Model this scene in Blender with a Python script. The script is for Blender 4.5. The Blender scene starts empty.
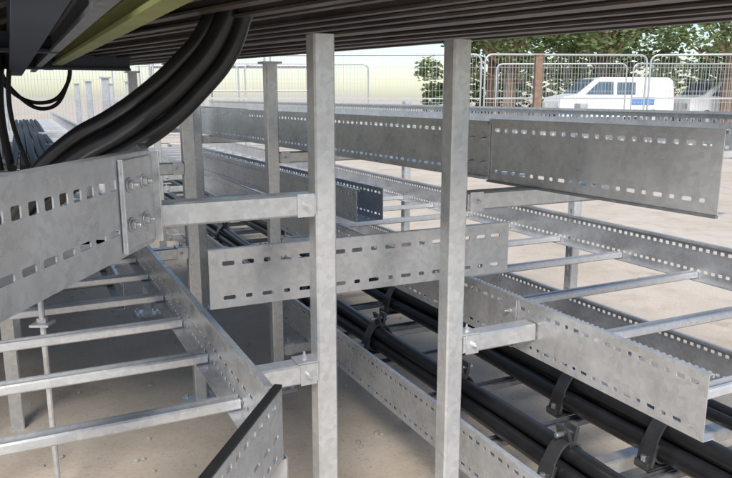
import bpy, bmesh, math, random
from mathutils import Vector, Matrix
random.seed(7)
S=bpy.context.scene
COL=S.collection

# ------------------------------------------------------------ materials
def newmat(name):
    m=bpy.data.materials.new(name); m.use_nodes=True
    nt=m.node_tree; b=nt.nodes['Principled BSDF']
    return m,nt,b
def ramp(nt,fac,stops):
    r=nt.nodes.new('ShaderNodeValToRGB'); nt.links.new(fac,r.inputs[0])
    e=r.color_ramp.elements
    while len(e)<len(stops): e.new(0.5)
    for i,(p,c) in enumerate(stops):
        e[i].position=p; e[i].color=(c[0],c[1],c[2],1) if not isinstance(c,(int,float)) else (c,c,c,1)
    return r.outputs[0]
def noise(nt,scale,detail=4,rough=.55,coord='Object',stretch=None):
    tc=nt.nodes.new('ShaderNodeTexCoord'); n=nt.nodes.new('ShaderNodeTexNoise')
    n.inputs['Scale'].default_value=scale; n.inputs['Detail'].default_value=detail; n.inputs['Roughness'].default_value=rough
    if stretch:
        mp=nt.nodes.new('ShaderNodeMapping'); mp.inputs['Scale'].default_value=stretch
        nt.links.new(tc.outputs[coord],mp.inputs[0]); nt.links.new(mp.outputs[0],n.inputs['Vector'])
    else: nt.links.new(tc.outputs[coord],n.inputs['Vector'])
    return n.outputs['Fac']
def mixc(nt,fac,a,b,mode='MIX'):
    m=nt.nodes.new('ShaderNodeMix'); m.data_type='RGBA'; m.blend_type=mode
    for sock,v in ((m.inputs[0],fac),(m.inputs[6],a),(m.inputs[7],b)):
        if hasattr(v,'is_output'): nt.links.new(v,sock)
        elif isinstance(v,(int,float)): sock.default_value=v
        else: sock.default_value=(v[0],v[1],v[2],1)
    return m.outputs[2]
def galv(name,base=(.79,.80,.81),dark=.76,metal=.62,r0=.2,r1=.46,dirtamt=.36,var=True):
    m,nt,b=newmat(name)
    tc=nt.nodes.new('ShaderNodeTexCoord')
    v=nt.nodes.new('ShaderNodeTexVoronoi'); v.inputs['Scale'].default_value=85
    nt.links.new(tc.outputs['Object'],v.inputs['Vector'])
    spang=ramp(nt,v.outputs['Color'],[(0,.80),(1,1.0)])
    n1=noise(nt,6,6,.65); c1=ramp(nt,n1,[(.3,[x*dark for x in base]),(.7,base)])
    n3=noise(nt,38,7,.75); wht=ramp(nt,n3,[(.56,0.0),(.78,.5)])
    c=mixc(nt,1.0,c1,spang,'MULTIPLY')
    c=mixc(nt,wht,c,(.89,.90,.91))
    n4=noise(nt,3.6,10,.8); dirt=ramp(nt,n4,[(.57,0.0),(.72,dirtamt)])
    c=mixc(nt,dirt,c,(.35,.33,.30))
    n5=noise(nt,9,8,.8,stretch=(.25,1,1)); strk=ramp(nt,n5,[(.56,0.0),(.68,.4)])
    c=mixc(nt,strk,c,(.50,.51,.52))
    if var:
        oi=nt.nodes.new('ShaderNodeObjectInfo')
        c=mixc(nt,1.0,c,ramp(nt,oi.outputs['Random'],[(0,(.88,.885,.89)),(1,(1,1,1))]),'MULTIPLY')
    nt.links.new(c,b.inputs['Base Color'])
    b.inputs['Metallic'].default_value=metal
    n2=noise(nt,12,8,.75); nt.links.new(ramp(nt,n2,[(.3,r0),(.7,r1)]),b.inputs['Roughness'])
    bp=nt.nodes.new('ShaderNodeBump'); bp.inputs['Strength'].default_value=.16; bp.inputs['Distance'].default_value=.002
    nt.links.new(n3,bp.inputs['Height'])
    n6=noise(nt,5,3,.5)
    bp2=nt.nodes.new('ShaderNodeBump'); bp2.inputs['Strength'].default_value=.3; bp2.inputs['Distance'].default_value=.008
    nt.links.new(n6,bp2.inputs['Height']); nt.links.new(bp.outputs[0],bp2.inputs['Normal']); nt.links.new(bp2.outputs[0],b.inputs['Normal'])
    return m
def plain(name,c,rough=.5,metal=0,var=.25,scale=8,bump=.0):
    m,nt,b=newmat(name)
    n=noise(nt,scale,5,.6)
    nt.links.new(ramp(nt,n,[(.3,[x*(1-var) for x in c]),(.7,c)]),b.inputs['Base Color'])
    b.inputs['Roughness'].default_value=rough; b.inputs['Metallic'].default_value=metal
    if bump:
        bp=nt.nodes.new('ShaderNodeBump'); bp.inputs['Strength'].default_value=bump; bp.inputs['Distance'].default_value=.01
        nt.links.new(n,bp.inputs['Height']); nt.links.new(bp.outputs[0],b.inputs['Normal'])
    return m
GALV=galv('galvanised_steel')
GALVP=galv('galvanised_post',base=(.78,.79,.80),dark=.84,metal=.6,r0=.24,r1=.45,dirtamt=.3)
GALVR=galv('galvanised_rung',base=(.79,.80,.81),dark=.86,metal=.5,r0=.28,r1=.48,dirtamt=.3)
GALVD=galv('shaded_galvanised',base=(.36,.37,.385),dark=.8,metal=.6,r0=.3,r1=.5,dirtamt=.5)  # darker galvanised copy: shade on the low rungs under the cables, put into base colour
BLACK=plain('cable_sheath',(.020,.020,.022),.33,0,.4,30)
BLACKM=plain('control_cable_sheath',(.014,.014,.015),.6,0,.4,30)
CLEAT=plain('cleat_alloy',(.16,.16,.165),.36,.75,.4,20)
CLEATG=plain('cleat_zinc',(.62,.63,.64),.3,.85,.3,20)
DECK=plain('dark_deck_steel',(.060,.048,.043),.6,.2,.45,4)
DECKB=plain('deck_bar_steel',(.16,.13,.115),.45,.35,.6,5)
NAVY=plain('blue_grey_paint',(.055,.07,.10),.5,.1,.35,4)
OLIVE=plain('olive_yellow_paint',(.33,.35,.13),.5,0,.3,6)
WHITE=plain('white_paint',(.80,.81,.82),.35,0,.06,2)
GLASS=plain('tinted_glass',(.07,.11,.15),.08,0,.1,2)
BLUEG=plain('blue_vinyl',(.06,.22,.55),.35,0,.1,2)
RUBBER=plain('tyre_rubber',(.02,.02,.02),.8)
RED=plain('red_paint',(.5,.04,.03),.4)
RUST=plain('rusty_steel',(.26,.18,.13),.8,.1,.4,12)
CONC=plain('cast_concrete',(.42,.40,.36),.85,0,.25,14,.3)
BARK=plain('bark',(.22,.15,.10),.9,0,.45,9,.6)

def ground_mat():
    m,nt,b=newmat('dusty_concrete_ground')
    n1=noise(nt,.55,8,.62); n2=noise(nt,4,9,.7); n3=noise(nt,70,4,.7)
    c=ramp(nt,n1,[(.32,(.50,.415,.325)),(.55,(.62,.54,.445)),(.75,(.67,.605,.52))])
    c=mixc(nt,ramp(nt,n2,[(.48,0.),(.70,.5)]),c,(.38,.30,.22))
    c=mixc(nt,ramp(nt,n3,[(.33,.35),(.48,0.)]),c,(.25,.20,.15))
    n4=noise(nt,2.3,10,.8); c=mixc(nt,ramp(nt,n4,[(.58,0.),(.66,.6)]),c,(.70,.665,.60))
    n5=noise(nt,1.4,9,.75); c=mixc(nt,ramp(nt,n5,[(.58,0.),(.63,.4)]),c,(.31,.25,.19))
    nt.links.new(c,b.inputs['Base Color']); b.inputs['Roughness'].default_value=.9
    bp=nt.nodes.new('ShaderNodeBump'); bp.inputs['Strength'].default_value=.4; bp.inputs['Distance'].default_value=.012
    nt.links.new(n2,bp.inputs['Height']); nt.links.new(bp.outputs[0],b.inputs['Normal'])
    return m
GROUND=ground_mat()
def leaf_mat():
    m,nt,b=newmat('foliage')
    n=noise(nt,1.2,4,.6)
    c=ramp(nt,n,[(.3,(.11,.155,.06)),(.5,(.19,.25,.10)),(.72,(.28,.32,.15))])
    nt.links.new(c,b.inputs['Base Color'])
    b.inputs['Roughness'].default_value=.6
    tr=nt.nodes.new('ShaderNodeBsdfTranslucent'); nt.links.new(c,tr.inputs[0])
    mx=nt.nodes.new('ShaderNodeMixShader'); mx.inputs[0].default_value=.45
    nt.links.new(b.outputs[0],mx.inputs[1]); nt.links.new(tr.outputs[0],mx.inputs[2])
    nt.links.new(mx.outputs[0],nt.nodes['Material Output'].inputs[0])
    return m
LEAF=leaf_mat()

# ------------------------------------------------------------ mesh helpers
def obj(name,bm,mats,matrix=None,parent=None,solid=None,smooth=False,bevel=None):
    me=bpy.data.meshes.new(name); bm.to_mesh(me); bm.free()
    for m in (mats if isinstance(mats,(list,tuple)) else [mats]): me.materials.append(m)
    if smooth:
        for p in me.polygons: p.use_smooth=True
    o=bpy.data.objects.new(name,me); COL.objects.link(o)
    if matrix is not None: o.matrix_world=matrix
    if parent is not None: o.parent=parent
    if solid:
        md=o.modifiers.new('thick','SOLIDIFY'); md.thickness=solid; md.offset=0
    if bevel:
        md=o.modifiers.new('bev','BEVEL'); md.width=bevel; md.segments=2; md.limit_method='ANGLE'
    return o
def empty(name,loc=(0,0,0)):
    e=bpy.data.objects.new(name,None); COL.objects.link(e); e.location=loc; e.empty_display_size=.1
    return e
def box(bm,c,s,R=None,mi=0):
    r=bmesh.ops.create_cube(bm,size=1)
    M=Matrix.Translation(Vector(c))@(R if R is not None else Matrix())@Matrix.Diagonal((s[0],s[1],s[2],1))
    bmesh.ops.transform(bm,matrix=M,verts=r['verts'])
    fs=set(f for v in r['verts'] for f in v.link_faces)
    for f in fs: f.material_index=mi
def cyl(bm,c,r,h,axis='Z',seg=16,mi=0,r2=None,R=None):
    q=bmesh.ops.create_cone(bm,cap_ends=True,segments=seg,radius1=r,radius2=r if r2 is None else r2,depth=h)
    A={'Z':Matrix(),'X':Matrix.Rotation(math.pi/2,4,'Y'),'Y':Matrix.Rotation(math.pi/2,4,'X')}[axis]
    M=Matrix.Translation(Vector(c))@(R if R is not None else Matrix())@A
    bmesh.ops.transform(bm,matrix=M,verts=q['verts'])
    for f in set(f for v in q['verts'] for f in v.link_faces): f.material_index=mi
def quad(bm,pts,mi=0):
    f=bm.faces.new([bm.verts.new(p) for p in pts]); f.material_index=mi; return f
AZ=math.radians(-26)
UA=Vector((math.sin(AZ),math.cos(AZ))); UB=Vector((math.cos(AZ),-math.sin(AZ)))
def W(a,b,z=0): 
    p=UA*a+UB*b; return Vector((p.x,p.y,z))

# perforated plate : f(s,t)->3D
def plate(bm,L,H,rows,f):
    rows=sorted(rows,key=lambda r:r[0])
    t=0
    def q(s0,s1,t0,t1):
        if s1-s0<1e-5 or t1-t0<1e-5: return
        quad(bm,[f(s0,t0),f(s1,t0),f(s1,t1),f(s0,t1)])
    for (tc,hh,pitch,sl,off,rad) in rows:
        m=.0015
        t0=tc-hh/2-m; t1=tc+hh/2+m
        q(0,L,t,t0)
        n=int((L-off*2-.006)/pitch); s=(L-n*pitch)/2
        q(0,s,t0,t1); q(L-s,L,t0,t1)
        for i in range(n):
            a0=s+i*pitch; a1=a0+pitch; slw=sl
            if isinstance(sl,tuple): slw=sl[i%len(sl)]
            c=(a0+a1)/2; x0=c-slw/2; x1=c+slw/2; z0=tc-hh/2; z1=tc+hh/2; r=min(rad,hh/2*.98)
            k=r*.2929
            inn=[(x1,z0+r),(x1,z1-r),(x1-k,z1-k),(x1-r,z1),(x0+r,z1),(x0+k,z1-k),(x0,z1-r),(x0,z0+r),(x0+k,z0+k),(x0+r,z0),(x1-r,z0),(x1-k,z0+k)]
            out=[(a1,z0+r),(a1,z1-r),(a1,t1),(x1-r,t1),(x0+r,t1),(a0,t1),(a0,z1-r),(a0,z0+r),(a0,t0),(x0+r,t0),(x1-r,t0),(a1,t0)]
            vi=[bm.verts.new(f(*p)) for p in inn]; vo=[bm.verts.new(f(*p)) for p in out]
            for j in range(12):
                k2=(j+1)%12
                bm.faces.new([vo[j],vo[k2],vi[k2],vi[j]])
        t=t1
    q(0,L,t,H)
def dirmat(p,d):
    ang=math.atan2(d[1],d[0])
    return Matrix.Translation(Vector(p))@Matrix.Rotation(ang,4,'Z')
def tray(name,p,d,L,zb,H,side=-1,w=.15,far=True,parent=None,rowsel='A',base=True,mat=None,tlip=.012):
    bm=bmesh.new()
    if rowsel=='A':   rows=[(H*.83,.0095,.031,(.019,.019,.011),.01,.0022),(H*.15,.008,.031,(.011,.020),.01,.002)]
    elif rowsel=='B': rows=[(H*.80,.012,.028,.015,.01,.002),(H*.22,.011,.028,.015,.01,.002)]
    elif rowsel=='D': rows=[(H*.76,.010,.044,(.027,.027,.016),.012,.003),(H*.17,.009,.044,(.027,.015),.012,.003)]
    elif rowsel=='G': rows=[(H*.73,.016,.034,.020,.012,.0025),(H*.27,.010,.044,.030,.012,.003)]
    elif rowsel=='F': rows=[(H*.86,.009,.032,.017,.01,.002),(H*.42,.008,.046,.026,.01,.003),(H*.15,.009,.032,.017,.01,.002)]
    plate(bm,L,H,rows,lambda s,t:(s,0,t))
    quad(bm,[(0,0,H),(L,0,H),(L,side*tlip,H),(0,side*tlip,H)])
    quad(bm,[(0,side*tlip,H),(L,side*tlip,H),(L,side*tlip,H-.008),(0,side*tlip,H-.008)])
    if base:
        plate(bm,L,w,[(w*.3,.008,.05,.026,.01,.004),(w*.7,.008,.05,.026,.01,.004)],lambda s,t:(s,side*t,0))
    else:
        quad(bm,[(0,0,0),(L,0,0),(L,side*.03,0),(0,side*.03,0)])
    if far:
        plate(bm,L,H,rows,lambda s,t:(s,side*w,t))
        quad(bm,[(0,side*w,H),(L,side*w,H),(L,side*(w-tlip),H),(0,side*(w-tlip),H)])
    M=dirmat((p[0],p[1],zb),d)
    return obj(name,bm,mat or GALV,M,parent,solid=.0022)
def strut(name,p0,p1,up,w=.041,h=.041,lip=.009,mat=None,parent=None,slots=False,th=.0026):
    p0=Vector(p0);p1=Vector(p1); x=(p1-p0); L=x.length; x.normalize()
    z=Vector(up); z=(z-x*z.dot(x)).normalized(); y=z.cross(x)
    M=Matrix(((x.x,y.x,z.x,p0.x),(x.y,y.y,z.y,p0.y),(x.z,y.z,z.z,p0.z),(0,0,0,1)))
    bm=bmesh.new()
    c=.003
    pr=[(-w/2+lip,h/2-.006),(-w/2+lip,h/2),(-w/2+c,h/2),(-w/2,h/2-c),(-w/2,-h/2+c),(-w/2+c,-h/2),(w/2-c,-h/2),(w/2,-h/2+c),(w/2,h/2-c),(w/2-c,h/2),(w/2-lip,h/2),(w/2-lip,h/2-.006)]
    A=[bm.verts.new((0,a,b)) for a,b in pr]; B=[bm.verts.new((L,a,b)) for a,b in pr]
    for i in range(len(pr)-1):
        if slots and i==5: continue
        bm.faces.new([A[i],A[i+1],B[i+1],B[i]])
    if slots: 
        ww=w-2*c
        plate(bm,L,ww,[(ww/2,.013,.05,.026,.01,.0064)],lambda s,t:(s,t-ww/2,-h/2))
    return obj(name,bm,mat or GALVP,M,parent,solid=th)
def bolt(bm,c,n,r=.009):
    n=Vector(n).normalized(); R=n.to_track_quat('Z','Y').to_matrix().to_4x4()
    cyl(bm,Vector(c)+n*.001,r*1.35,.002,R=R,seg=20,mi=0)
    cyl(bm,Vector(c)+n*.0055,r,.007,R=R,seg=6,mi=0)
    cyl(bm,Vector(c)+n*.0125,r*.5,.007,R=R,seg=10,mi=0)

# ------------------------------------------------------------ ground
bm=bmesh.new()
quad(bm,[(-400,-400,0),(400,-400,0),(400,400,0),(-400,400,0)])
obj('ground',bm,GROUND)
bm=bmesh.new()
for i in range(1300):
    a=random.uniform(.6,6);b=random.gauss(.4,1.3); p=W(a,b,0); r=random.choice([.003,.003,.004,.005,.007,.011])
    q=bmesh.ops.create_icosphere(bm,subdivisions=1,radius=r)
    bmesh.ops.transform(bm,matrix=Matrix.Translation(p+Vector((0,0,r*.4)))@Matrix.Rotation(random.random()*6,4,'Z')@Matrix.Diagonal((1,random.uniform(.5,1.3),.6,1)),verts=q['verts'])
obj('gravel_debris',bm,CONC)

# ------------------------------------------------------------ uprights
ZT=1.265
RB=Matrix.Rotation(math.atan2(UB.y,UB.x),4,'Z')
for ia,a in enumerate([1.28,2.52,3.76,5.0,6.24,7.5]):
    for b in (.527,.838):
        e=empty('steel_post',W(a,b,0))
        def par(o): 
            o.parent=e; o.matrix_parent_inverse=Matrix.Translation(-W(a,b,0))
        par(strut('upright_channel',W(a,b,.012),W(a,b,ZT),UB.to_3d()))
        bm=bmesh.new()
        box(bm,W(a,b,.006),(.12,.12,.012),RB); 
        if ia>0: box(bm,W(a,b,ZT+.004),(.07,.07,.008),RB)
        for sx in(-1,1):
            for sy in(-1,1): cyl(bm,W(a,b,.018)+(RB@Vector((sx*.045,sy*.045,0))),.008,.012,seg=6)
        par(obj('base_plate',bm,GALVP))
for a in (2.3,3.8,5.3,7.2):
    strut('rack_post',W(a,2.13,0),W(a,2.13,1.12),UB.to_3d(),slots=True)
for a in (2.6,3.5,4.6,6.2,8):
    strut('rack_post',W(a,-.1,0),W(a,-.1,1.28),UB.to_3d(),slots=True)
    strut('rack_post',W(a,-.9,0),W(a,-.9,1.28),UB.to_3d(),slots=True)

# ------------------------------------------------------------ brackets
def bracket(a,b0,b1,z0,z1):
    zc=(z0+z1)/2
    e=empty('support_bracket',W(a,b0,zc))
    inv=Matrix.Translation(-W(a,b0,zc))
    o=strut('arm',W(a,b0,zc),W(a,b1,zc),(0,0,-1),h=z1-z0,w=.041,mat=GALVP); o.parent=e;o.matrix_parent_inverse=inv
    s=1 if b1>b0 else -1
    bm=bmesh.new()
    box(bm,W(a-.0238,b0+s*.022,zc),(.034,.003,(z1-z0)+.004),RB)
    bolt(bm,W(a-.0253,b0+s*.024,zc),-UA.to_3d(),.005)
    if z0<.8:
        box(bm,W(a,b0+s*.02,z1+.004),(.046,.044,.003),RB); bolt(bm,W(a,b0+s*.022,z1+.0055),(0,0,1),.005)
    o=obj('fixing_clip',bm,[GALVP]); o.parent=e;o.matrix_parent_inverse=inv
for a in (1.28,2.52,3.76,5.0):
    bracket(a,.527-.022,.203,.922,.963) if a<2 else bracket(a,.527-.022,.1,.88,.92)
    bracket(a,.838+.022,1.28,.905,.943)
    bracket(a,.527-.022,.375,.575,.615)
    bracket(a,.838+.022,1.065,.575,.615)
    bracket(a,.838+.022,1.9,.145,.185)
    if a>2: bracket(a,.838+.022,1.9,.49,.526)

# ------------------------------------------------------------ trays and ladders
def deg(d): return Vector((math.sin(math.radians(d)),math.cos(math.radians(d))))
dA=deg(-29.6); pA=Vector((.610,1.20))
def parent_keep(o,e):
    bpy.context.view_layer.update(); o.parent=e; o.matrix_parent_inverse=e.matrix_world.inverted()
tA=tray('cable_tray',pA,dA,.62,.947,.147,side=-1,w=.035,far=False,base=False,rowsel='A')
tray('cable_tray',pA+dA*.625+Vector((-.004,.0)),dA,2.1,.947,.142,side=-1,w=.15,far=False,rowsel='A')
pa2=pA+dA*2.73
tray('cable_tray',pa2,UA,5.5,.947,.14,side=-1,w=.15,rowsel='A')
bm=bmesh.new(); box(bm,(.31,.001,-.0035),(.62,.008,.005)); parent_keep(obj('lip_shadow_strip',bm,[GALVD],dirmat((pA.x,pA.y,.947),dA)),tA)  # dark strip along the tray bottom, standing in for the lower lip's shadow
def splice(p,d,zb,H,L=.12,off=.004,nb=(2,2),r=.007,name='splice_plate'):
    bm=bmesh.new()
    box(bm,(0,off,H/2),(L,.003,H*.92))
    box(bm,(0,off+.006,H*.04+.001),(L,.012,.003))
    for i in range(nb[0]):
        for j in range(nb[1]):
            s=(i-(nb[0]-1)/2)*L*.55; t=H*(.5+(j-(nb[1]-1)/2)*.42)
            bolt(bm,(s,off+.0015,t),(0,1,0),r)
    return obj(name,bm,[GALV],dirmat((p[0],p[1],zb),d))
splice(pA+dA*.655,dA,.947,.14,L=.085,nb=(2,2),r=.0045)
def ladder(a0,a1,b0,b1,zb,H,rphase,rstep,r0=None,rows=('B','B'),leftstart=None,rightstart=None,left=True,rmat=None):
    e=empty('cable_ladder',W(a0,b0,zb)); inv=Matrix.Translation(-W(a0,b0,zb))
    os=[]
    ls=a0 if leftstart is None else leftstart; rs=a0 if rightstart is None else rightstart
    if left: os.append(tray('side_rail',W(ls,b0),UA,a1-ls,zb,H,side=-1,far=False,base=False,rowsel=rows[0]))
    os.append(tray('side_rail',W(rs,b1),UA,a1-rs,zb,H,side=1,far=False,base=False,rowsel=rows[1]))
    a=rphase
    while a<a1-.1:
        if a>=(r0 or a0): 
            dz=random.uniform(-.002,.002)
            os.append(strut('rung',W(a,b0+.004,zb+.014+dz),W(a+random.uniform(-.006,.006),b1-.004,zb+.014),(0,0,1),w=.036,h=.02,lip=.010,mat=rmat or GALVR,th=.002)); 
        a+=rstep
    for o in os: o.parent=e; o.matrix_parent_inverse=inv
    return e
ladder(.3,8.5,1.24,2.06,.955,.145,1.5,.35,rows=('A','B'),left=False)
ladder(.2,9,1.07,2.06,.53,.13,.92,.35,rows=('A','B'),leftstart=.79)
splice(W(1.36,1.07),UA,.53,.13,L=.05,nb=(1,2),r=.005)
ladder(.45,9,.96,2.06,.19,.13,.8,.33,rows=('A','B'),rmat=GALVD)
ladder(.3,9,-.75,.352,.53,.13,1.307-.28*3,.28,r0=1.2,rows=('B','F'),rightstart=1.085)
ladder(2.7,9,-.75,.34,.86,.11,2.85,.3,rows=('B','B'))
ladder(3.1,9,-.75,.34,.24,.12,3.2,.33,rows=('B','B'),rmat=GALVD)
ladder(3.0,9,-2.0,-1.0,.53,.13,3.2,.33,rows=('B','B'))
ladder(3.4,9,-2.0,-1.0,.88,.12,3.6,.33,rows=('B','B'))
tI=tray('cable_tray',Vector((-.145,1.122)),Vector((-.058,-.29)),.95,.53,.13,side=-1,w=.1,far=False,base=False,rowsel='F')
bm=bmesh.new(); box(bm,(.475,-.005,.135),(.95,.015,.006)); parent_keep(obj('rubber_edge_trim',bm,[BLACKM],dirmat((-.145,1.122,.53),Vector((-.058,-.29))),bevel=.002),tI)
strut('support_leg',W(1.10,.36,0),W(1.10,.36,.52),UA.to_3d(),w=.03,h=.03)
tray('cable_tray',W(2.47,1.164),deg(-29),2.6,.66,.13,side=-1,w=.12,rowsel='A')
tray('cable_tray',W(1.455,.335),UB,.79,.697,.13,side=1,w=.03,far=False,base=False,rowsel='D')
dG=Vector((.038,.41)).normalized(); pG=Vector((-.350,1.13))-dG*.85
tray('cable_tray',pG,dG,.85,.915,.15,side=1,w=.18,far=False,rowsel='G',tlip=.02)
bm=bmesh.new()
box(bm,(-.062,-.004,.075),(.116,.003,.136)); box(bm,(-.002,-.009,.075),(.004,.018,.146)); box(bm,(-.118,-.006,.075),(.003,.008,.14))
for s in(-.092,-.04):
    for t in (.045,.105): bolt(bm,(s,-.0055,t),(0,-1,0),.0085)
obj('splice_plate',bm,[GALV],dirmat((-.350,1.13,.915),dG),bevel=.001)
tray('cable_tray',Vector((-.352,1.138)),deg(-20),.16,.915,.15,side=1,w=.18,far=False,rowsel='G')
bm=bmesh.new(); cyl(bm,(-.87,1.80,.40),.008,.8,seg=10); box(bm,(-.87,1.80,.55),(.05,.05,.006)); cyl(bm,(-.87,1.80,.56),.014,.012,seg=6)
obj('threaded_rod',bm,[GALVP])

# ------------------------------------------------------------ cables
def cable(pts,r,mat=BLACK,name='power_cable',parent=None):
    cu=bpy.data.curves.new(name,'CURVE'); cu.dimensions='3D'; cu.bevel_depth=r; cu.bevel_resolution=5; cu.resolution_u=10; cu.use_fill_caps=True
    sp=cu.splines.new('BEZIER'); sp.bezier_points.add(len(pts)-1)
    for i,p in enumerate(pts):
        bp=sp.bezier_points[i]; bp.co=p; bp.handle_left_type=bp.handle_right_type='AUTO'
    cu.materials.append(BLACKM if name=='control_cable' else mat)
    o=bpy.data.objects.new(name,cu); COL.objects.link(o)
    return o
def run(b,z,r,a0=.2,a1=8.5,amp=.012):
    pts=[]; a=a0
    while a<=a1+.01:
        pts.append(W(a,b+random.uniform(-amp,amp),z+random.uniform(-.003,.003))); a+=.6
    cable(pts,r)
for b,z,r in [(1.10,.262,.022),(1.147,.262,.022),(1.124,.302,.022),
              (1.40,.265,.026),(1.455,.265,.026),(1.428,.311,.026),(1.72,.25,.018),(1.765,.25,.018)]:
    run(b,z,r)
def cleat(a,b,r,z):
    e=empty('cable_cleat',W(a,b,z)); inv=Matrix.Translation(-W(a,b,z))
    bm=bmesh.new()
    n=30; o=[];w=.022
    R0=r*2.2
    for ring in (R0,R0+.006):
        for yy in(-w,w):
            o.append([bm.verts.new(W(a+yy,b+math.cos(t)*ring*(1-.10*math.cos(3*(t-math.pi/2)+math.pi)),z+math.sin(t)*ring*(1-.10*math.cos(3*(t-math.pi/2)+math.pi)))) for t in [2*math.pi*i/n for i in range(n)]])
    for i in range(n):
        j=(i+1)%n
        bm.faces.new([o[2][i],o[2][j],o[3][j],o[3][i]]); bm.faces.new([o[0][i],o[1][i],o[1][j],o[0][j]])
        bm.faces.new([o[0][i],o[0][j],o[2][j],o[2][i]]); bm.faces.new([o[1][i],o[3][i],o[3][j],o[1][j]])
    o1=obj('strap',bm,[CLEAT],bevel=.0015)
    bm=bmesh.new()
    box(bm,W(a,b,z-R0-.004),(R0*2.9,.05,.007),RB)
    for s in(-1,1):
        box(bm,W(a,b+s*R0*1.12,z-R0*.42),(.011,.05,R0*1.15),RB@Matrix.Rotation(s*-.28,4,'Y'))
        box(bm,W(a+.0,b+s*R0*1.3,z-R0*.87),(.026,.042,.018),RB)
        cyl(bm,W(a,b+s*R0*1.36,z-R0+.022),.008,.016,seg=6,mi=1)
    box(bm,W(a,b+R0*.32,z+R0+.02),(.010,.044,.052),RB@Matrix.Rotation(.25,4,'Y'),mi=0)
    box(bm,W(a,b-R0*.06,z+R0+.02),(.010,.044,.052),RB@Matrix.Rotation(-.25,4,'Y'),mi=0)
    cyl(bm,W(a,b+R0*.13,z+R0+.026),.007,.075,axis='X',seg=8,mi=1,R=RB)
    cyl(bm,W(a,b+R0*.58,z+R0+.026),.013,.009,axis='X',seg=6,mi=1,R=RB)
    o2=obj('clamp_base',bm,[CLEAT,CLEATG],bevel=.002)
    for q in(o1,o2): q.parent=e;q.matrix_parent_inverse=inv
for a in (.88,1.2,1.66,2.2,2.86,3.58,4.4): cleat(a,1.124,.0215,.275)
for a in (.62,.90,1.16,1.5,2.05,2.6,3.3,4.1): cleat(a,1.428,.0255,.281)

path=[(-.225,1.36,1.40),(-.256,1.36,1.325),(-.286,1.35,1.252),(-.336,1.335,1.188),(-.401,1.32,1.129),(-.466,1.32,1.088),(-.535,1.32,1.05),(-.64,1.35,.97),(-.80,1.5,.82),(-1.02,1.85,.67),(-1.35,2.5,.60),(-1.9,3.6,.59),(-2.7,5.3,.59)]
for (ox,oz,oy,r) in [(-.026,.022,.02,.0175),(.006,-.006,0,.0185),(.036,-.032,.01,.0165),(.016,.02,.045,.016)]:
    n=len(path); pts=[]
    for i,p in enumerate(path):
        k=1 if i<7 else .6
        tang=min(1,i/3)
        pts.append((p[0]+ox*(1-.35*tang)*k+random.uniform(-.003,.003),p[1]+oy,p[2]+(oz*(.35+.65*tang) if i<9 else abs(oz)*.3)))
    cable(pts,r)
for k in range(12):
    pts=[]
    b0=-.10-.03*k
    for j in range(9):
        pts.append(W(2.2+j*.6,b0+random.uniform(-.035,.035),.585+random.uniform(0,.04)))
    cable(pts,random.choice([.008,.010,.012,.014]),name='control_cable')
for k in range(6):
    x=-1.22-.06*k
    cable([(x,2.5+.05*k,1.36),(x-.02,2.48+.05*k,1.1),(x+.04*random.uniform(-1,1),2.5+.05*k,.85),(x-.1,2.75,.62),(x-.3,3.2,.58)],random.choice([.008,.011,.014]),name='control_cable')
for k in range(2):
    cable([(-1.5,2.9,1.33),(-1.42-.03*k,2.9,1.16+.02*k),(-1.32,2.95,1.10+.025*k),(-1.25,3.0,1.2),(-1.23,3.0,1.33)],.008,name='control_cable')
for k in range(6):
    pts=[W(2.75+j*.9,.14-.035*k+random.uniform(-.005,.005),.897+.004*(k%2)) for j in range(7)]
    cable(pts,random.choice([.014,.016]),name='control_cable')

# ------------------------------------------------------------ deck overhead
E0=Vector((.735,1.485)); ev=Vector((-.65,.76)).normalized(); nv=Vector((-.76,-.65)).normalized()
YN,YF=.93,3.5
e=empty('steel_deck',(0,0,1.35)); inv=Matrix.Translation((0,0,-1.35))
bm=bmesh.new(); ang=math.atan2(ev.y,ev.x)
k=0
while k<52:
    P=E0+nv*(.075*k)
    t0=(YN-P.y)/ev.y; t1=(YF-P.y)/ev.y
    mid=P+ev*((t0+t1)/2)
    dz=random.uniform(-.004,.004); Rk=Matrix.Rotation(ang+random.uniform(-.004,.004),4,'Z')
    box(bm,(mid.x,mid.y,1.325+dz),(t1-t0,.006,.05),Rk)
    box(bm,(mid.x,mid.y,1.2985+dz),(t1-t0,random.uniform(.018,.028),.005),Rk)
    k+=1
o=obj('joist_bars',bm,DECKB); o.parent=e;o.matrix_parent_inverse=inv
bm=bmesh.new()
P=E0-nv*.03
t0=(YN-P.y)/ev.y;t1=(YF-P.y)/ev.y
c=[P+ev*t0,P+ev*t1,Vector((-5,YF)),Vector((-5,YN))]
lo=[bm.verts.new((p.x,p.y,1.357)) for p in c]; hi=[bm.verts.new((p.x,p.y,1.39)) for p in c]
bm.faces.new(lo[::-1]); bm.faces.new(hi)
for i in range(4): bm.faces.new([lo[i],lo[(i+1)%4],hi[(i+1)%4],hi[i]])
o=obj('deck_plate',bm,DECK); o.parent=e;o.matrix_parent_inverse=inv
def beam(name,p0,p1,w,h,mat,flange=.0):
    p0=Vector(p0);p1=Vector(p1); d=p1-p0; L=d.length
    bm=bmesh.new()
    box(bm,(L/2,0,0),(L,.008 if flange else w,h))
    if flange:
        box(bm,(L/2,0,h/2+.004),(L,w,.008)); box(bm,(L/2,0,-h/2-.004),(L,w,.008))
    return obj(name,bm,mat,dirmat(p0,d))
beam('olive_beam',W(.5,.185,1.279),W(3.4,.13,1.279),.034,.022,OLIVE,1)
beam('deck_beam',W(.5,.105,1.276),W(3.5,.07,1.276),.020,.03,GALVD,1)
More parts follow.
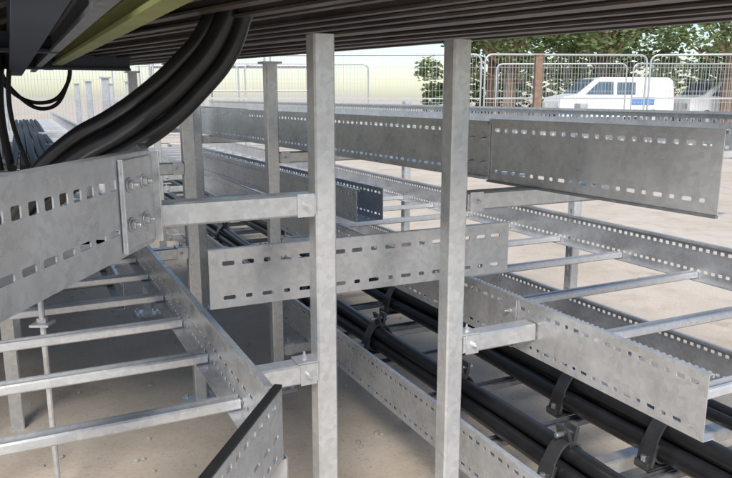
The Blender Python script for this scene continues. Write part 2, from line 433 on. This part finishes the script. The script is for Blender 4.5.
beam('deck_beam',W(.5,.03,1.268),W(3.5,.0,1.268),.05,.045,NAVY,1)
beam('deck_beam',W(.5,-.22,1.262),W(3.6,-.22,1.262),.06,.055,NAVY,1)
beam('deck_beam',W(.5,-.75,1.262),W(3.8,-.75,1.262),.06,.055,NAVY,1)
beam('deck_beam',W(1.9,-2.2,1.275),W(1.9,.10,1.275),.05,.03,NAVY,1)
beam('deck_beam',W(2.9,-2.6,1.272),W(2.9,.4,1.272),.05,.036,NAVY,1)
cable([W(.6,-.06,1.262),W(1.2,-.05,1.25),W(1.9,-.055,1.252),W(2.7,-.07,1.235),W(3.3,-.06,1.25)],.010,name='control_cable')

# ------------------------------------------------------------ temporary fence
def fence_panel(x0,y0,x1,y1,h=2.0):
    d=Vector((x1-x0,y1-y0)); L=d.length; e=empty('mesh_fence_panel',(x0,y0,0)); e.rotation_euler[2]=math.atan2(d.y,d.x)
    r=.15; zb=.12; n=6
    cu=bpy.data.curves.new('frame','CURVE'); cu.dimensions='3D'; cu.bevel_depth=.023; cu.bevel_resolution=2
    pts=[]
    for cx,cz,a0 in ((L-r-.04,h-r,0),(r+.04,h-r,90)):
        for i in range(n+1):
            t=math.radians(a0+90*i/n); pts.append((cx+math.cos(t)*r,0,cz+math.sin(t)*r))
    pts=[(L-.04,0,zb)]+pts+[(.04,0,zb)]
    sp=cu.splines.new('POLY'); sp.points.add(len(pts)-1); sp.use_cyclic_u=True
    for i,p in enumerate(pts): sp.points[i].co=(*p,1)
    cu.materials.append(FENCE); o=bpy.data.objects.new('frame',cu); COL.objects.link(o); o.parent=e
    bm=bmesh.new(); x=.1
    while x<L-.08: box(bm,(x,0,(h+zb)/2),(.005,.005,h-zb-.05)); x+=.075
    z=.3
    while z<h-.08: box(bm,(L/2,0,z),(L-.1,.005,.005)); z+=.24
    box(bm,(L/2,0,1.1),(L-.1,.02,.03))
    o=obj('mesh_infill',bm,FENCE); o.parent=e
    bm=bmesh.new()
    box(bm,(0,0,.07),(.65,.24,.14)); box(bm,(L,0,.07),(.65,.24,.14))
    o=obj('foot_block',bm,CONC,bevel=.02); o.parent=e
FENCE=plain('fence_zinc',(.50,.52,.54),.4,.5,.15,6)
xs=[(-14.9,16.5),(-11.5,16.2),(-8.1,15.8),(-4.6,15.4),(-1.1,15.2),(2.44,15.0),(6.0,15.3),(9.4,14.7),(12.8,15.2)]
for i in range(len(xs)-1): fence_panel(*xs[i],*xs[i+1],h=2.0)
fence_panel(3.5,19.5,7.0,19.2); fence_panel(7.1,19.2,10.6,19.4); fence_panel(-3.4,19.9,.1,19.6); fence_panel(-7,19.7,-3.5,19.9)
bm=bmesh.new(); box(bm,(3.5,14.6,1.0),(.15,.15,1.9)); box(bm,(3.5,14.6,1.96),(.18,.18,.02)); obj('rusty_post',bm,RUST)

# ------------------------------------------------------------ vehicles
def van(loc,rot,L=4.9,H=1.95,col=WHITE,stripe=BLUEG,name='parked_van',car=False,sc=1):
    e=empty(name,loc); e.rotation_euler[2]=rot; e.scale=(sc,sc,sc); w=.95
    prof=[(0,.35),(0,1.0),(.08,1.15),(.75,1.28),(1.5,H-.08),(1.75,H),(L-.25,H),(L-.05,H-.15),(L,1.0),(L,.35)] if not car else \
         [(0,.32),(0,.75),(.1,.85),(1.1,1.0),(1.8,1.42),(2.2,1.5),(3.3,1.47),(4.0,1.08),(4.4,.98),(4.45,.32)]
    Lr=prof[-1][0]
    bm=bmesh.new()
    ins=lambda z:(0.10*max(0,(z-1.0))/(1.0))
    a=[bm.verts.new((x,-w+ins(z),z)) for x,z in prof]; b=[bm.verts.new((x,w-ins(z),z)) for x,z in prof]
    bm.faces.new(a); bm.faces.new(b[::-1])
    for i in range(len(prof)):
        j=(i+1)%len(prof); bm.faces.new([a[i],b[i],b[j],a[j]])
    bmesh.ops.recalc_face_normals(bm,faces=bm.faces)
    o=obj('body',bm,col,bevel=.05); o.parent=e
    bm=bmesh.new()
    for s in(-1,1):
        z2=lambda z:s*(w-ins(z)+.006)
        if not car:
            lst=([(1.05,1.26),(1.62,H-.18),(2.25,H-.18),(2.25,1.26)],[(2.4,1.26),(2.4,H-.2),(3.2,H-.2),(3.2,1.26)])
        else:
            lst=([(1.3,1.02),(1.85,1.36),(2.5,1.4),(2.5,1.02)],[(2.58,1.02),(2.58,1.4),(3.2,1.38),(3.75,1.05)])
        for pts in lst: bm.faces.new([bm.verts.new((x,z2(z),z)) for x,z in pts])
    if not car: box(bm,(1.12,0,1.6),(.9,1.5,.01),Matrix.Rotation(-.72,4,'Y'))
    o=obj('windows',bm,GLASS); o.parent=e
    bm=bmesh.new()
    for s in(-1,1):
        box(bm,(Lr*.72,s*(w+.004),1.0),(Lr*.2,.006,.3))
        box(bm,(Lr*.5,s*(w+.006),.5),(Lr*.96,.02,.06))
    o=obj('side_stripe',bm,stripe); o.parent=e
    bm=bmesh.new()
    for x in (.85,Lr-.9):
        for s in(-1,1):
            cyl(bm,(x,s*(w-.08),.33),.33,.22,axis='Y',seg=28); cyl(bm,(x,s*(w+.035),.33),.2,.02,axis='Y',seg=20,mi=1)
    box(bm,(-.03,0,.45),(.12,1.8,.22)); box(bm,(Lr+.03,0,.45),(.12,1.8,.2))
    for s in(-1,1): box(bm,(-.01,s*.7,.85),(.06,.3,.16),mi=1); box(bm,(Lr,s*.85,1.1),(.04,.1,.35),mi=2)
    o=obj('wheels_and_trim',bm,[RUBBER,GALVR,RED]); o.parent=e
van((7.4,28.5,0),.12,sc=.96)
van((12.6,29,0),.25,car=False,name='parked_van',sc=.92)
van((18.5,29,0),-.1,car=True,name='parked_car')

bm=bmesh.new()
for i in range(4):
    for j in(0,1):
        cyl(bm,(-6.5+i*1.8,20.6+j*1.2,1.6),.03,3.2,seg=8)
for z in(.6,1.3,2.0,2.8):
    for j in(0,1): cyl(bm,(-3.8,20.6+j*1.2,z),.025,5.6,axis='X',seg=8)
box(bm,(-3.8,21.2,2.05),(5.4,1.1,.05),mi=0)
cyl(bm,(-4.7,20.5,1.6),.02,3.6,seg=8,R=Matrix.Rotation(.8,4,'Y'))
obj('scaffold_tower',bm,[FENCE])

# ------------------------------------------------------------ trees
def treemesh(seed,h=9,cr=3.6,n=4200,low=.2):
    rnd=random.Random(seed); bm=bmesh.new()
    def limb(p,q,r0,r1):
        d=(Vector(q)-Vector(p)); R=d.to_track_quat('Z','Y').to_matrix().to_4x4()
        c=bmesh.ops.create_cone(bm,cap_ends=True,segments=9,radius1=r0,radius2=r1,depth=d.length)
        bmesh.ops.transform(bm,matrix=Matrix.Translation((Vector(p)+Vector(q))/2)@R,verts=c['verts'])
    limb((0,0,-.1),(.1,0,2.0),.36,.27); limb((.1,0,1.95),(-.1,.1,h*.6),.27,.12)
    cl=[]
    for i in range(18):
        t=rnd.random()*6.28; rr=cr*rnd.uniform(.3,.95); z=h*rnd.uniform(low,.85)
        q=(math.cos(t)*rr,math.sin(t)*rr,z); limb((0,0,max(1.8,z*.55)),q,.08,.025); cl.append((Vector(q),rnd.uniform(.7,1.5)))
    for i in range(n):
        c,r=rnd.choice(cl)
        v=Vector((rnd.gauss(0,1),rnd.gauss(0,1),rnd.gauss(0,.7))).normalized()*r*rnd.uniform(.45,1.05)
        p=c+v; s=rnd.uniform(.09,.17)
        R=Matrix.Rotation(rnd.random()*6.28,3,'Z')@Matrix.Rotation(rnd.random()*3.14,3,'X')
        f=bm.faces.new([bm.verts.new(p+R@Vector(q)) for q in ((-s,0,0),(0,-s*.55,0),(s,0,0),(0,s*.55,0))]); f.material_index=1
    me=bpy.data.meshes.new('tree'); bm.to_mesh(me); bm.free(); me.materials.append(BARK); me.materials.append(LEAF); return me
TM=[treemesh(1,7.5,3.6,6500,.22),treemesh(2,8,4,6500,.25),treemesh(3,9,3.4,6500,.22)]
for i,(x,y,s) in enumerate([(7.2,36,1.0),(11.3,34,.95),(14.0,27.6,.8),(19,31,1.0),(23,36,1.1),(13,40,1.2),(26,44,1.3),(7.5,42,1.2)]):
    o=bpy.data.objects.new('broadleaf_tree',TM[i%3]); COL.objects.link(o); o.location=(x,y,0); o.scale=(s,s,s); o.rotation_euler[2]=i*1.3
bm=bmesh.new(); rnd=random.Random(9)
for i in range(7000):
    x=rnd.uniform(4.0,48); y=50+rnd.uniform(-1.5,1.5); z=rnd.random()**.8*(3.4+.7*math.sin(x*.6)+.5*math.sin(x*1.9))*min(1,(x-2)/5); s=rnd.uniform(.16,.34)
    R=Matrix.Rotation(rnd.random()*6.28,3,'Z')@Matrix.Rotation(rnd.random()*3.14,3,'X')
    bm.faces.new([bm.verts.new(Vector((x,y,z))+R@Vector(q)) for q in ((-s,0,0),(0,-s*.6,0),(s,0,0),(0,s*.6,0))])
obj('hedge',bm,LEAF)

# ------------------------------------------------------------ light, camera
w=bpy.data.worlds.new('World'); S.world=w; w.use_nodes=True; nt=w.node_tree
sky=nt.nodes.new('ShaderNodeTexSky'); sky.sky_type='NISHITA'; sky.sun_disc=False
EL,RO=math.radians(42),math.radians(184)
sky.sun_elevation=EL; sky.sun_rotation=RO; sky.dust_density=.7; sky.air_density=1.0; sky.ozone_density=1.6
nt.links.new(sky.outputs[0],nt.nodes['Background'].inputs[0]); nt.nodes['Background'].inputs[1].default_value=.15
sl=bpy.data.lights.new('sun','SUN'); sl.energy=4.7; sl.angle=math.radians(22); sl.color=(1,.955,.90)
so=bpy.data.objects.new('sun',sl); COL.objects.link(so)
d=Vector((math.sin(RO)*math.cos(EL),math.cos(RO)*math.cos(EL),math.sin(EL)))
so.rotation_euler=d.to_track_quat('Z','Y').to_euler()
cd=bpy.data.cameras.new('camera'); co=bpy.data.objects.new('camera',cd); COL.objects.link(co)
cd.sensor_width=36; cd.lens=34.43; cd.clip_start=.02; cd.clip_end=1500
co.location=(0,0,1.15); co.rotation_euler=(math.radians(90-11.54),0,0)
S.camera=co
S.view_settings.view_transform='Standard'; S.view_settings.look='None'; S.view_settings.exposure=0
